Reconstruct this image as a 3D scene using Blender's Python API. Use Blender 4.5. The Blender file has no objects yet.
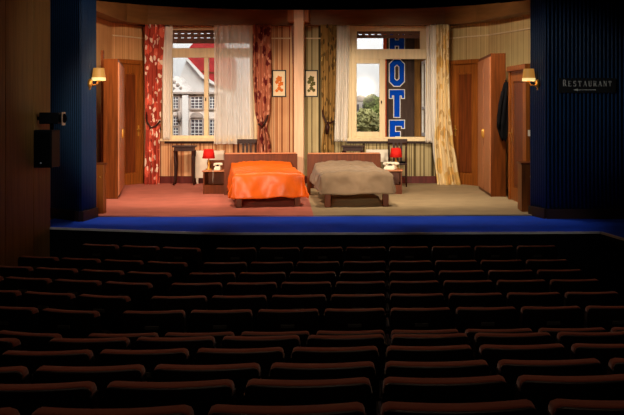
import bpy, bmesh, math, random
from mathutils import Vector, Matrix, noise
random.seed(7)
scene = bpy.context.scene
C = scene.collection
PI = math.pi

# ------------------------------------------------------------------ camera, world, exposure, lights
EYE = 1.52; F = 930.0; VX = 387.0; VY = 112.0
cam_d = bpy.data.cameras.new('camera'); cam = bpy.data.objects.new('camera', cam_d); C.objects.link(cam)
cam.location = (0, 0, EYE); cam.rotation_euler = (PI/2, 0, 0)
cam_d.sensor_width = 36; cam_d.lens = F/624*36
cam_d.shift_x = -(VX-312)/624; cam_d.shift_y = -(207.5-VY)/624
cam_d.clip_end = 200
scene.camera = cam
vs = scene.view_settings
vs.view_transform = 'Standard'; vs.look = 'None'; vs.gamma = 1; vs.use_curve_mapping = False
vs.exposure = 0.0
w = bpy.data.worlds.new('world'); scene.world = w; w.use_nodes = True
w.node_tree.nodes['Background'].inputs[0].default_value = (1.0, 0.6, 0.42, 1)
w.node_tree.nodes['Background'].inputs[1].default_value = 0.0003

def spot(name, loc, target, power, color, size_deg, blend=0.35, radius=0.12):
    d = bpy.data.lights.new(name, 'SPOT'); d.energy = power; d.color = color
    d.spot_size = math.radians(size_deg); d.spot_blend = blend; d.shadow_soft_size = radius
    o = bpy.data.objects.new(name, d); C.objects.link(o); o.location = loc
    o.rotation_euler = (Vector(target)-Vector(loc)).to_track_quat('-Z', 'Y').to_euler()
    return o
def area(name, loc, target, power, color, sx, sy):
    d = bpy.data.lights.new(name, 'AREA'); d.energy = power; d.color = color
    d.shape = 'RECTANGLE'; d.size = sx; d.size_y = sy
    o = bpy.data.objects.new(name, d); C.objects.link(o); o.location = loc
    o.rotation_euler = (Vector(target)-Vector(loc)).to_track_quat('-Z', 'Y').to_euler()
    return o
WARM_L = (1.0, 0.75, 0.54); WARM_R = (1.0, 0.83, 0.62)
# front-of-house profile spotlights on the balcony rail, each aimed at one patch of the set
for x, tx, col, pw, cone in ((3.2, -4.3, WARM_L, 5600, 11), (-2.0, -2.95, WARM_L, 5200, 11.5), (-1.0, -1.4, WARM_L, 2800, 12), (-1.0, -1.2, WARM_R, 2800, 12), (1.2, 0.15, WARM_R, 4800, 11.5), (-5.2, 1.35, WARM_R, 4600, 10.5)):
    spot('house_spotlight', (x, -2.0, 2.6), (tx, 16.3, 1.2), pw, col, cone, 0.5)
# two unseen spots added to brighten the blue pillars
spot('pillar_fill_spot', (1.5, 6.0, 3.6), (-4.45, 13.2, 1.9), 420, (0.85, 0.93, 1.0), 24, 0.8, 0.1)
spot('pillar_fill_spot', (-3.0, 5.0, 3.6), (2.25, 13.3, 1.75), 480, (0.85, 0.93, 1.0), 17, 0.9, 0.1)
# lighting bar hung just behind the black border
for x, col, pw, tx in ((-4.2, WARM_L, 420, -4.3), (-2.7, WARM_L, 420, -2.8), (-0.6, WARM_R, 400, -0.4), (1.0, WARM_R, 400, 1.2)):
    spot('stage_spotlight', (x, 14.2, 4.3), (tx, 17.4, 0.0), pw, col, 80, 0.7, 0.15)
    spot('floor_fill_spot', (x, 14.0, 4.4), (tx, 14.6, 0.0), 200, col, 75, 0.7, 0.15)  # downlights added to brighten the front of the set floor
spot('stage_spotlight', (-2.6, 14.2, 4.2), (-5.4, 18.6, 1.7), 420, WARM_L, 52, 0.6, 0.15)  # this spot and the next are added to brighten the side walls
spot('stage_spotlight', (-0.2, 14.2, 4.2), (2.2, 18.4, 1.8), 300, WARM_R, 50, 0.6, 0.15)
for x, pw in ((-3.6, 130), (-1.6, 170), (0.3, 120)):  # extra spots added to lift the dim upper back wall
    spot('stage_spotlight', (x, 14.2, 4.0), (x, 19.4, 2.1), pw, WARM_L if x < -2 else WARM_R, 32, 0.6, 0.15)
# unseen spots added above the auditorium to brighten the blue apron
for x in (-3.4, -0.9, 1.6):
    spot('apron_fill_spot', (x, 6.5, 6.4), (x, 12.55, 0.0), 370, (0.9, 0.93, 1.0), 19, 0.6, 0.1)
# unseen fill spots added over the auditorium to brighten the seat tops
for x, y, pw in ((-2.6, 10.0, 50), (0.0, 10.0, 78), (-2.0, 6.0, 34), (0.2, 6.0, 70), (-1.0, 2.8, 44), (0.7, 2.8, 44)):
    spot('seat_fill_spot', (x, y, 6.5), (x, y+0.5, 0), pw, (1.0, 0.66, 0.46), 85, 0.8, 0.2)
# unseen area lights added behind the back wall to brighten the window views
area('backdrop_fill', (-4.5, 21.0, 5.2), (-5.5, 27.0, 1.5), 400, (1, 0.95, 0.9), 4, 0.5)
area('backdrop_fill', (0.5, 21.0, 5.2), (0.2, 27.0, 1.5), 320, (1, 0.97, 0.92), 4, 0.5)
area('sky_cloth_fill', (-3.0, 28.6, 6.0), (-3.0, 31.0, 1.8), 320, (1, 0.98, 0.96), 14, 0.4)

def X(px, D): return (px-VX)*D/F
def Z(py, D): return EYE-(py-VY)*D/F
def DG(py, z=0.0): return F*(EYE-z)/(py-VY)

# ------------------------------------------------------------------ materials
MATS = {}
def nt(name):
    m = bpy.data.materials.new(name); m.use_nodes = True
    n = m.node_tree.nodes; l = m.node_tree.links
    return m, n, l, n['Principled BSDF']
def lin(c):
    return tuple(((v/255)/12.92 if v/255 <= 0.04045 else ((v/255+0.055)/1.055)**2.4) for v in c)+(1,)
def mat(name, rgb, rough=0.6, metal=0, var=0.15, scale=(6, 6, 6), bump=0.0, bscale=60, spec=0.3, sheen=0):
    """plain procedural material: noise-varied colour, optional bump"""
    m, n, l, b = nt(name)
    col = lin(rgb)
    tc = n.new('ShaderNodeTexCoord'); mp = n.new('ShaderNodeMapping'); mp.inputs['Scale'].default_value = scale
    l.new(tc.outputs['Object'], mp.inputs[0])
    no = n.new('ShaderNodeTexNoise'); no.inputs['Scale'].default_value = 1; no.inputs['Detail'].default_value = 4
    l.new(mp.outputs[0], no.inputs['Vector'])
    r = n.new('ShaderNodeValToRGB')
    r.color_ramp.elements[0].position = 0.3; r.color_ramp.elements[1].position = 0.7
    r.color_ramp.elements[0].color = tuple(max(0, c*(1-var)) for c in col[:3])+(1,)
    r.color_ramp.elements[1].color = tuple(min(1, c*(1+var)) for c in col[:3])+(1,)
    l.new(no.outputs['Fac'], r.inputs[0]); l.new(r.outputs[0], b.inputs['Base Color'])
    b.inputs['Roughness'].default_value = rough; b.inputs['Metallic'].default_value = metal
    b.inputs['Specular IOR Level'].default_value = spec
    b.inputs['Sheen Weight'].default_value = sheen
    if bump:
        n2 = n.new('ShaderNodeTexNoise'); n2.inputs['Scale'].default_value = bscale
        l.new(tc.outputs['Object'], n2.inputs['Vector'])
        bp = n.new('ShaderNodeBump'); bp.inputs['Strength'].default_value = bump
        l.new(n2.outputs['Fac'], bp.inputs['Height']); l.new(bp.outputs[0], b.inputs['Normal'])
    MATS[name] = m
    return m
def wood(name, rgb, var=0.35, rough=0.45, grain=(22, 22, 1.6)):
    return mat(name, rgb, rough=rough, var=var, scale=grain, spec=0.2)
def stripes(name, cols, scale, rough=0.8, soft=False):
    """vertical wallpaper stripes along the wall, by object X"""
    m, n, l, b = nt(name)
    tc = n.new('ShaderNodeTexCoord'); mp = n.new('ShaderNodeMapping')
    mp.inputs['Scale'].default_value = (scale, 0.0, 0.0)
    l.new(tc.outputs['Object'], mp.inputs[0])
    no = n.new('ShaderNodeTexNoise'); no.inputs['Scale'].default_value = 1; no.inputs['Detail'].default_value = 1.5
    no.inputs['Roughness'].default_value = 0.7
    l.new(mp.outputs[0], no.inputs['Vector'])
    r = n.new('ShaderNodeValToRGB'); cr = r.color_ramp
    cr.interpolation = 'EASE' if soft else 'LINEAR'
    k = len(cols)
    pos = [0.37+0.26*i/(k-1) for i in range(k)]
    cr.elements[0].position = pos[0]; cr.elements[0].color = lin(cols[0])
    cr.elements[1].position = pos[-1]; cr.elements[1].color = lin(cols[-1])
    for i in range(1, k-1):
        e = cr.elements.new(pos[i]); e.color = lin(cols[i])
    l.new(no.outputs['Fac'], r.inputs[0])
    # faint mottling
    n2 = n.new('ShaderNodeTexNoise'); n2.inputs['Scale'].default_value = 2.2; n2.inputs['Detail'].default_value = 5
    l.new(tc.outputs['Object'], n2.inputs['Vector'])
    mx = n.new('ShaderNodeMixRGB'); mx.blend_type = 'OVERLAY'; mx.inputs[0].default_value = 0.25
    l.new(r.outputs[0], mx.inputs[1]); l.new(n2.outputs['Fac'], mx.inputs[2])
    l.new(mx.outputs[0], b.inputs['Base Color']); b.inputs['Roughness'].default_value = rough
    b.inputs['Specular IOR Level'].default_value = 0.15
    MATS[name] = m; return m
def floral(name, ground, flower, leaf, scale=4.0, rough=0.85, centre=None, amount=0.5):
    """printed flower cloth, on the cloth's own UVs"""
    m, n, l, b = nt(name)
    tc = n.new('ShaderNodeTexCoord')
    wv = n.new('ShaderNodeTexNoise'); wv.inputs['Scale'].default_value = 7
    l.new(tc.outputs['UV'], wv.inputs['Vector'])
    mxv = n.new('ShaderNodeMixRGB'); mxv.inputs[0].default_value = 0.12
    l.new(tc.outputs['UV'], mxv.inputs[1]); l.new(wv.outputs['Color'], mxv.inputs[2])
    v1 = n.new('ShaderNodeTexVoronoi'); v1.inputs['Scale'].default_value = scale
    l.new(mxv.outputs[0], v1.inputs['Vector'])
    r1 = n.new('ShaderNodeValToRGB'); r1.color_ramp.interpolation = 'CONSTANT'
    r1.color_ramp.elements[0].color = lin(centre or flower); r1.color_ramp.elements[0].position = 0
    e = r1.color_ramp.elements.new(0.16); e.color = lin(flower)
    r1.color_ramp.elements[-1].position = amount; r1.color_ramp.elements[-1].color = lin(ground)
    l.new(v1.outputs['Distance'], r1.inputs[0])
    v2 = n.new('ShaderNodeTexVoronoi'); v2.inputs['Scale'].default_value = scale*1.7
    l.new(mxv.outputs[0], v2.inputs['Vector'])
    r2 = n.new('ShaderNodeValToRGB'); r2.color_ramp.interpolation = 'CONSTANT'
    r2.color_ramp.elements[0].color = (1, 1, 1, 1); r2.color_ramp.elements[1].position = 0.32; r2.color_ramp.elements[1].color = (0, 0, 0, 1)
    l.new(v2.outputs['Distance'], r2.inputs[0])
    mx = n.new('ShaderNodeMixRGB'); l.new(r2.outputs[0], mx.inputs[0]); l.new(r1.outputs[0], mx.inputs[1])
    mx.inputs[2].default_value = lin(leaf)
    l.new(mx.outputs[0], b.inputs['Base Color']); b.inputs['Roughness'].default_value = rough
    b.inputs['Specular IOR Level'].default_value = 0.1
    MATS[name] = m; return m
def sheer(name, rgb, alpha):
    m, n, l, b = nt(name)
    out = n['Material Output']
    tr = n.new('ShaderNodeBsdfTransparent'); tl = n.new('ShaderNodeBsdfTranslucent'); df = n.new('ShaderNodeBsdfDiffuse')
    tl.inputs[0].default_value = lin(rgb); df.inputs[0].default_value = lin(rgb)
    a = n.new('ShaderNodeMixShader'); a.inputs[0].default_value = 0.35
    l.new(df.outputs[0], a.inputs[1]); l.new(tl.outputs[0], a.inputs[2])
    s = n.new('ShaderNodeMixShader'); s.inputs[0].default_value = alpha
    l.new(tr.outputs[0], s.inputs[1]); l.new(a.outputs[0], s.inputs[2]); l.new(s.outputs[0], out.inputs[0])
    MATS[name] = m; return m
def glass(name):
    m, n, l, b = nt(name)
    out = n['Material Output']
    tr = n.new('ShaderNodeBsdfTransparent'); tr.inputs[0].default_value = (0.96, 0.97, 0.97, 1)
    gl = n.new('ShaderNodeBsdfGlossy'); gl.inputs['Roughness'].default_value = 0.03
    s = n.new('ShaderNodeMixShader'); s.inputs[0].default_value = 0.05
    l.new(tr.outputs[0], s.inputs[1]); l.new(gl.outputs[0], s.inputs[2]); l.new(s.outputs[0], out.inputs[0])
    MATS[name] = m; return m
def glow(name, rgb, strength, base=None):
    m, n, l, b = nt(name)
    b.inputs['Base Color'].default_value = lin(base or rgb)
    b.inputs['Emission Color'].default_value = lin(rgb); b.inputs['Emission Strength'].default_value = strength
    MATS[name] = m; return m

mat('black_cloth', (10, 10, 12), 0.95, spec=0.05)
mat('black_paint', (5, 5, 5), 0.9, spec=0.05)
mat('black_plastic', (7, 7, 8), 0.6, spec=0.1)
mat('carpet_pink', (186, 110, 94), 0.95, var=0.10, scale=(3, 3, 3), bump=0.25, bscale=90, spec=0.05)
mat('carpet_beige', (162, 140, 108), 0.95, var=0.10, scale=(3, 3, 3), bump=0.25, bscale=90, spec=0.05)
mat('carpet_blue', (34, 72, 196), 0.95, var=0.14, scale=(2, 2, 2), bump=0.2, bscale=80, spec=0.05)
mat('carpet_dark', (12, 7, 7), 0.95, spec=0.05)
mat('edge_strip', (178, 170, 160), 0.6)
mat('navy', (36, 70, 108), 0.45, var=0.35, scale=(9, 9, 0.6), spec=0.5); mat('navy_ground', (9, 14, 24), 0.8, spec=0.1)
mat('plinth_brown', (52, 30, 20), 0.6)
wood('hall_panel', (146, 104, 50), 0.18, 0.6)
mat('hall_dark', (20, 18, 20), 0.8)
wood('wood_red', (148, 82, 30)); wood('wood_dark', (112, 54, 22)); wood('wood_light', (190, 122, 82), 0.15)
wood('wood_carcass', (112, 56, 18)); wood('wood_bed', (98, 44, 12), 0.3, grain=(30, 30, 2)); wood('wood_chair', (50, 20, 12), 0.3)
wood('pelmet', (116, 78, 42), 0.2, grain=(1.5, 12, 12)); wood('post_pale', (222, 180, 146), 0.12)
wood('frame_cream', (226, 204, 164), 0.08); wood('frame_olive', (190, 160, 110), 0.1)
wood('baseboard', (92, 32, 26), 0.2)
stripes('paper_pink', [(92, 46, 28), (176, 116, 76), (206, 154, 110), (224, 186, 142), (140, 76, 46)], 11)
stripes('paper_olive', [(58, 48, 30), (128, 112, 74), (176, 158, 116), (190, 174, 132), (92, 78, 48)], 11)
stripes('paper_tan', [(186, 134, 84), (206, 154, 100), (220, 170, 116)], 22, soft=True)
stripes('paper_sand', [(176, 148, 98), (198, 170, 118), (212, 186, 134)], 22, soft=True)
floral('drape_red', (176, 70, 54), (230, 108, 84), (252, 228, 206), 4.2, centre=(240, 150, 120), amount=0.42)
floral('drape_maroon', (176, 106, 80), (110, 40, 38), (212, 150, 120), 4.5, centre=(80, 26, 30), amount=0.42)
floral('drape_olive', (160, 124, 70), (128, 98, 52), (96, 74, 42), 3.4, centre=(206, 168, 100), amount=0.35)
floral('drape_cream', (232, 208, 160), (218, 178, 106), (196, 164, 112), 3.0, centre=(226, 180, 104), amount=0.4)
sheer('sheer_white', (252, 246, 236), 0.74); sheer('net_white', (253, 247, 238), 0.95)
glass('window_glass')
def satin(name, rgb, rough, sheen, bump):
    m = mat(name, rgb, rough, var=0.08, scale=(5, 5, 5), bump=bump, bscale=7, spec=0.35, sheen=sheen); return m
satin('satin_orange', (236, 104, 20), 0.42, 0.0, 0.25); satin('cover_grey', (140, 116, 90), 0.8, 0.1, 0.2)
mat('sheet_white', (225, 215, 200), 0.8)
mat('white_enamel', (232, 222, 204), 0.45, var=0.04); mat('phone_white', (238, 226, 204), 0.35, var=0.03)
mat('brass', (206, 150, 62), 0.35, metal=0.45, spec=0.6); mat('steel', (150, 150, 150), 0.35, metal=1.0)
mat('shade_red', (214, 26, 16), 0.75, var=0.05)
mat('shade_cream', (226, 196, 140), 0.8, var=0.05)
glow('bulb_glow', (255, 200, 120), 14)
glow('shade_glow', (255, 170, 70), 0.3, (200, 160, 90)); glow('fringe_glow', (255, 226, 150), 0.9, (240, 220, 170))
mat('cord_pale', (190, 180, 165), 0.6)
mat('coat_black', (22, 21, 24), 0.9, var=0.3, spec=0.1)
mat('velvet_red', (140, 72, 50), 0.8, var=0.12, scale=(8, 8, 8), bump=0.1, bscale=120, spec=0.25, sheen=0.3)
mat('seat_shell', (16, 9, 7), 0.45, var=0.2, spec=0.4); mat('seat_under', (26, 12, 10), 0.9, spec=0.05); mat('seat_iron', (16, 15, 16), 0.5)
mat('plate_metal', (110, 112, 105), 0.45, metal=0.4)
mat('sky_cloth', (246, 247, 248), 0.95, var=0.03, scale=(0.4, 0.4, 0.8), spec=0.0)
mat('stucco', (226, 214, 204), 0.9, var=0.08, scale=(3, 3, 3)); mat('stucco_white', (240, 236, 232), 0.9, var=0.04)
mat('stone_trim', (176, 160, 150), 0.9); mat('pane_dark', (70, 70, 80), 0.3); mat('sash_white', (246, 242, 238), 0.7)
mat('roof_red', (176, 52, 52), 0.85, var=0.2, scale=(6, 6, 14)); mat('foliage', (120, 132, 70), 0.85, var=0.45, scale=(5, 5, 5)); mat('foliage_pale', (158, 156, 104), 0.85, var=0.4, scale=(5, 5, 5))
mat('bark', (80, 60, 44), 0.9); mat('house_far', (206, 196, 190), 0.95)
wood('sign_board', (74, 58, 52), 0.45, 0.8, (16, 16, 1.2)); mat('sign_blue', (4, 74, 205), 0.7, var=0.08, spec=0.03); mat('sign_white', (240, 238, 232), 0.6, var=0.03)
mat('sign_orange', (226, 84, 36), 0.6); wood('boards_gold', (160, 112, 56), 0.4, 0.8, (14, 14, 1.5))
mat('blind_dark', (128, 92, 78), 0.7); mat('picture_black', (22, 18, 16), 0.5); mat('paper_cream', (236, 214, 176), 0.8, var=0.04)
mat('petal_orange', (216, 110, 26), 0.7); mat('petal_olive', (92, 86, 34), 0.7); mat('sign_panel', (30, 26, 22), 0.6); mat('sign_letters', (236, 224, 200), 0.6, var=0.05)

# ------------------------------------------------------------------ mesh helpers
class MB:
    def __init__(s): s.v = []; s.f = []; s.uv = None
    def add(s, vs_, fs_):
        o = len(s.v); s.v += [tuple(p) for p in vs_]; s.f += [tuple(i+o for i in f) for f in fs_]; return s
    def box(s, x0, x1, y0, y1, z0, z1):
        return s.add([(x0, y0, z0), (x1, y0, z0), (x1, y1, z0), (x0, y1, z0), (x0, y0, z1), (x1, y0, z1), (x1, y1, z1), (x0, y1, z1)],
                     [(0, 3, 2, 1), (4, 5, 6, 7), (0, 1, 5, 4), (1, 2, 6, 5), (2, 3, 7, 6), (3, 0, 4, 7)])
    def prism(s, pts, z0, z1):
        """horizontal outline pulled up (counter-clockwise xy points)"""
        n = len(pts)
        return s.add([(x, y, z0) for x, y in pts]+[(x, y, z1) for x, y in pts],
                     [tuple(range(n-1, -1, -1)), tuple(range(n, 2*n))]+[(i, (i+1) % n, n+(i+1) % n, n+i) for i in range(n)])
    def slab(s, pts, y0, y1):
        """xz outline given depth"""
        n = len(pts)
        return s.add([(x, y0, z) for x, z in pts]+[(x, y1, z) for x, z in pts],
                     [tuple(range(n)), tuple(range(2*n-1, n-1, -1))]+[(i, n+i, n+(i+1) % n, (i+1) % n) for i in range(n)])
    def tube(s, pts, radii, seg=8, cap=True):
        rings = []
        P = [Vector(p) for p in pts]
        if not hasattr(radii, '__len__'): radii = [radii]*len(P)
        ref = None
        for i, p in enumerate(P):
            t = (P[min(i+1, len(P)-1)]-P[max(i-1, 0)]).normalized()
            a = Vector((0, 0, 1)) if abs(t.z) < 0.9 else Vector((1, 0, 0))
            if ref is not None: a = ref
            u = (a-t*a.dot(t)).normalized(); ref = u; v = t.cross(u)
            rings.append([p+(u*math.cos(2*PI*k/seg)+v*math.sin(2*PI*k/seg))*radii[i] for k in range(seg)])
        o = len(s.v); n = len(rings)
        vs_ = [q for r in rings for q in r]
        fs_ = [(i*seg+k, i*seg+(k+1) % seg, (i+1)*seg+(k+1) % seg, (i+1)*seg+k) for i in range(n-1) for k in range(seg)]
        if cap: fs_ += [tuple(range(seg-1, -1, -1)), tuple((n-1)*seg+k for k in range(seg))]
        return s.add(vs_, fs_)
    def lathe(s, prof, cx=0, cy=0, seg=16, caps=True):
        return s.tube([(cx, cy, z) for r, z in prof], [r for r, z in prof], seg, caps)
    def ball(s, c, r, seg=10, rings=6, sc=(1, 1, 1)):
        vs_ = [(c[0], c[1], c[2]+r*sc[2])]
        for i in range(1, rings):
            a = PI*i/rings
            for k in range(seg):
                b = 2*PI*k/seg
                vs_.append((c[0]+r*sc[0]*math.sin(a)*math.cos(b), c[1]+r*sc[1]*math.sin(a)*math.sin(b), c[2]+r*sc[2]*math.cos(a)))
        vs_.append((c[0], c[1], c[2]-r*sc[2])); L = len(vs_)-1
        fs_ = [(0, 1+k, 1+(k+1) % seg) for k in range(seg)]
        for i in range(rings-2):
            for k in range(seg):
                a = 1+i*seg; fs_.append((a+k, a+seg+k, a+seg+(k+1) % seg, a+(k+1) % seg))
        a = 1+(rings-2)*seg
        fs_ += [(L, a+(k+1) % seg, a+k) for k in range(seg)]
        return s.add(vs_, fs_)
    def grid(s, fn, nu, nv, uvscale=None):
        o = len(s.v)
        vs_ = []; uv = []
        for j in range(nv+1):
            for i in range(nu+1):
                u, v = i/nu, j/nv; vs_.append(fn(u, v)); uv.append((u, v))
        s.add(vs_, [(j*(nu+1)+i, j*(nu+1)+i+1, (j+1)*(nu+1)+i+1, (j+1)*(nu+1)+i) for j in range(nv) for i in range(nu)])
        if uvscale: s.uv = [(a*uvscale[0], b*uvscale[1]) for a, b in uv]
        return s
    def mesh(s, name, m, smooth=False, bevel=0):
        me = bpy.data.meshes.new(name); me.from_pydata(s.v, [], s.f)
        if bevel:
            bm = bmesh.new(); bm.from_mesh(me)
            bmesh.ops.recalc_face_normals(bm, faces=bm.faces)
            ed = [e for e in bm.edges if len(e.link_faces) == 2 and e.calc_face_angle(0) > 0.6]
            bmesh.ops.bevel(bm, geom=ed, offset=bevel, segments=2, affect='EDGES', profile=0.5)
            bm.to_mesh(me); bm.free()
        elif not s.uv:
            bm = bmesh.new(); bm.from_mesh(me); bmesh.ops.recalc_face_normals(bm, faces=bm.faces); bm.to_mesh(me); bm.free()
        me.materials.append(MATS[m])
        if smooth:
            for p in me.polygons: p.use_smooth = True
        if s.uv:
            ul = me.uv_layers.new(name='UVMap')
            for lp in me.loops: ul.data[lp.index].uv = s.uv[lp.vertex_index]
        return me
    def build(s, name, m, parent=None, smooth=False, bevel=0, loc=None, rotz=0):
        o = bpy.data.objects.new(name, s.mesh(name, m, smooth, bevel)); C.objects.link(o)
        if parent: o.parent = parent
        if loc is not None: o.location = loc; o.rotation_euler.z = rotz
        return o
def tag(o, label, cat, group=None):
    o['label'] = label; o['category'] = cat
    if group: o['group'] = group
    return o
def struct(o, label=None):
    o['kind'] = 'structure'
    if label: o['label'] = label
    return o
def thing(name, label, cat, loc=(0, 0, 0), rotz=0, group=None):
    o = bpy.data.objects.new(name, None); C.objects.link(o); o.location = loc; o.rotation_euler.z = rotz
    o.empty_display_size = 0.1
    return tag(o, label, cat, group)
def place(name, loc=(0, 0, 0), rotz=0):
    o = bpy.data.objects.new(name, None); C.objects.link(o); o.location = loc; o.rotation_euler.z = rotz; return struct(o)
def inst(me, name, parent, loc=(0, 0, 0), rotz=0):
    o = bpy.data.objects.new(name, me); C.objects.link(o); o.parent = parent; o.location = loc; o.rotation_euler.z = rotz; return o

# ------------------------------------------------------------------ stage floor and auditorium shell
BACK = 19.6
APRON = [(-4.75, 12.30), (-4.44, 12.22), (-2.89, 11.84), (-2.09, 11.66), (0, 11.68), (2.70, 11.78), (2.86, 11.04), (3.10, 9.9)]
SETF = [(-4.75, 13.44), (3.2, 13.62)]      # front edge of the carpeted set
apron_pts = APRON+[(4.6, 9.9), (4.6, 13.70), (3.2, 13.62), (-4.75, 13.44)]
struct(MB().prism(apron_pts, -1.0, -0.02).build('wall_stage_riser', 'black_paint'), 'black riser below the front edge of the stage')
struct(MB().prism(apron_pts, -0.02, 0.0).build('floor_apron', 'carpet_blue'), 'blue carpeted front strip of the stage')
m = MB()
for (a, b) in zip(APRON[:-1], APRON[1:]):
    A = Vector((*a, 0)); B = Vector((*b, 0)); d = (B-A).normalized(); nrm = Vector((d.y, -d.x, 0))
    q = [A-nrm*0.03, B-nrm*0.03, B+nrm*0.008, A+nrm*0.008]
    m.add([(p.x, p.y, -0.02) for p in q]+[(p.x, p.y, 0.004) for p in q], [(0, 3, 2, 1), (4, 5, 6, 7), (0, 1, 5, 4), (1, 2, 6, 5), (2, 3, 7, 6), (3, 0, 4, 7)])
struct(m.build('trim_1', 'edge_strip'), 'pale strip along the front edge of the stage')
SPL0 = (-1.07, 13.53); SPL1 = (-1.76, 19.8)
struct(MB().prism([(-6.6, 13.40), (-4.75, 13.44), SPL0, SPL1, (-6.6, 19.8)], -0.6, 0.02).build('floor_left', 'carpet_pink'), 'salmon pink carpet of the left hotel room')
struct(MB().prism([SPL0, (3.2, 13.62), (4.6, 13.7), (4.6, 19.8), SPL1], -0.6, 0.02).build('floor_right', 'carpet_beige'), 'beige carpet of the right hotel room')
FZ = 0.02

# ------------------------------------------------------------------ back wall with two window openings
def wall_with_hole(name, x0, x1, hx0, hx1, hz0, hz1, m_, label):
    y0, y1 = BACK, BACK+0.12
    m = MB(); H = 5.0
    m.box(x0, hx0, y0, y1, 0, H); m.box(hx1, x1, y0, y1, 0, H); m.box(hx0, hx1, y0, y1, 0, hz0); m.box(hx0, hx1, y0, y1, hz1, H)
    return struct(m.build(name, m_), label)
def bx(p): return X(p, BACK)
def bz(p): return Z(p, BACK)
XL, XR, XP = -5.14, 1.33, X(299, BACK)
LW = (bx(165), bx(255), bz(139.5), bz(27)); RW = (bx(351), bx(431), bz(139.5), bz(26))
wall_with_hole('wall_back_left', XL, XP, *LW, 'paper_pink', 'tan and brown striped wallpaper of the left room')
wall_with_hole('wall_back_right', XP, XR, *RW, 'paper_olive', 'grey and olive striped wallpaper of the right room')
def wall_seg(name, a, b, m_, label, H=5.0, t=0.1):
    A = Vector((*a, 0)); B = Vector((*b, 0)); L = (B-A).length; ang = math.atan2(B.y-A.y, B.x-A.x)
    return struct(MB().box(0, L, 0, t, 0, H).build(name, m_, None, loc=(a[0], a[1], 0), rotz=ang), label), L, ang
C1L = (-5.56, 18.8); C2L = (-5.52, 16.4)
C1R = (2.06, 18.75); C2R = (2.95, 16.6)
wall_seg('wall_left_corner', C1L, (XL, BACK), 'paper_tan', 'tan papered wall with the left bedroom door')
wall_seg('wall_left_side', C2L, C1L, 'paper_tan', 'tan papered side wall of the left room')
wall_seg('wall_right_corner', (XR, BACK), C1R, 'paper_sand', 'sand papered wall with the right bedroom door')
wall_seg('wall_right_side', C1R, C2R, 'paper_sand', 'sand papered side wall of the right room')
# baseboards, picture rail, pelmet follow the walls
def along(name, a, b, z0, z1, t, m_, label=None):
    A = Vector((*a, 0)); B = Vector((*b, 0)); L = (B-A).length; ang = math.atan2(B.y-A.y, B.x-A.x)
    return struct(MB().box(0, L, -t, 0, z0, z1).build(name, m_, None, loc=(a[0], a[1], 0), rotz=ang), label)
along('baseboard_left', (XL, BACK), (XP, BACK), FZ, 0.17, 0.025, 'baseboard', 'dark red baseboard below the left window')
along('baseboard_right', (XP, BACK), (XR, BACK), FZ, 0.17, 0.025, 'baseboard', 'dark red baseboard below the right window')
RZ = 3.06
k = 2
for a, b in ((C1L, (XL, BACK)), ((XL, BACK), (bx(163), BACK)), ((bx(258), BACK), (XP, BACK)), ((XP, BACK), (bx(345), BACK)), ((bx(437), BACK), (XR, BACK)), ((XR, BACK), C1R), (C1R, C2R)):
    along('trim_%d' % k, a, b, RZ, RZ+0.025, 0.02, 'frame_cream', 'thin cream picture rail near the top of the wall'); k += 1
for i, (a, b) in enumerate(((C2L, C1L), (C1L, (XL-0.02, BACK)), ((XL-0.05, BACK), (XR+0.05, BACK)), ((XR+0.02, BACK), C1R), (C1R, C2R))):
    along('trim_%d' % k, a, b, 3.33, 4.4, 0.32, 'pelmet', 'dark brown wooden pelmet band above the set walls'); k += 1
# pale post between the two rooms
t = thing('dividing_post', 'pale pinkish wooden post standing between the two rooms', 'post', (X(299.2, 18.9), 18.9, FZ))
hw = 0.098
MB().box(-hw, hw, -0.1, 0.1, 0, 4.4).build('shaft', 'post_pale', t, bevel=0.008)
MB().box(-0.22, -hw, -0.14, 0.14, Z(23, 18.9), 4.3).box(hw, 0.2, -0.14, 0.14, Z(23, 18.9), 4.3).build('capital', 'wood_red', t)
MB().slab([(-hw-0.055, 3.25), (-hw, 3.25), (-hw, 2.42), (-hw-0.03, 2.48)], -0.09, 0.05).build('bracket', 'wood_dark', t)

# ------------------------------------------------------------------ windows
def window(name, hole, label, panes, bars, casing, mat_):
    x0, x1, z0, z1 = hole
    w_ = place(name, (0, 0, 0)); w_['label'] = label
    y0, y1 = BACK-0.03, BACK+0.10
    m = MB()
    for (a, b, c, d) in bars: m.box(bx(a), bx(b), y0+0.03, y1, bz(d), bz(c))
    m.build('window_frame', mat_, w_, bevel=0.008)
    m = MB()
    for (a, b, c, d) in casing: m.box(bx(a), bx(b), y0-0.02, y0+0.03, bz(d), bz(c))
    m.build('casing', mat_, w_, bevel=0.006)
    for (a, b, c, d) in panes:
        MB().box(bx(a), bx(b), BACK+0.05, BACK+0.056, bz(d), bz(c)).build('pane', 'window_glass', w_)
    return w_
w1 = window('window_1', LW, 'left room window with cream frame and transom',
    [(172, 250, 30, 48), (172, 204, 58, 136), (208, 250, 58, 136)],
    [(165, 172, 27, 139.5), (250, 255, 27, 139.5), (172, 250, 27, 30), (172, 250, 48, 57.5), (204, 208.3, 57.5, 136), (172, 250, 135.5, 139.5)],
    [(163, 166, 25, 140), (254, 257, 25, 140)], 'frame_cream')
MB().box(bx(161), bx(259), BACK-0.16, BACK, bz(141), bz(138.6)).build('window_sill', 'frame_cream', w1, bevel=0.006)
MB().box(bx(165), bx(256), BACK-0.05, BACK, bz(143.5), bz(141)).build('sill_shadow_ledge', 'wood_chair', w1)  # dark ledge under the sill, its shadow put into the colour
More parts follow.
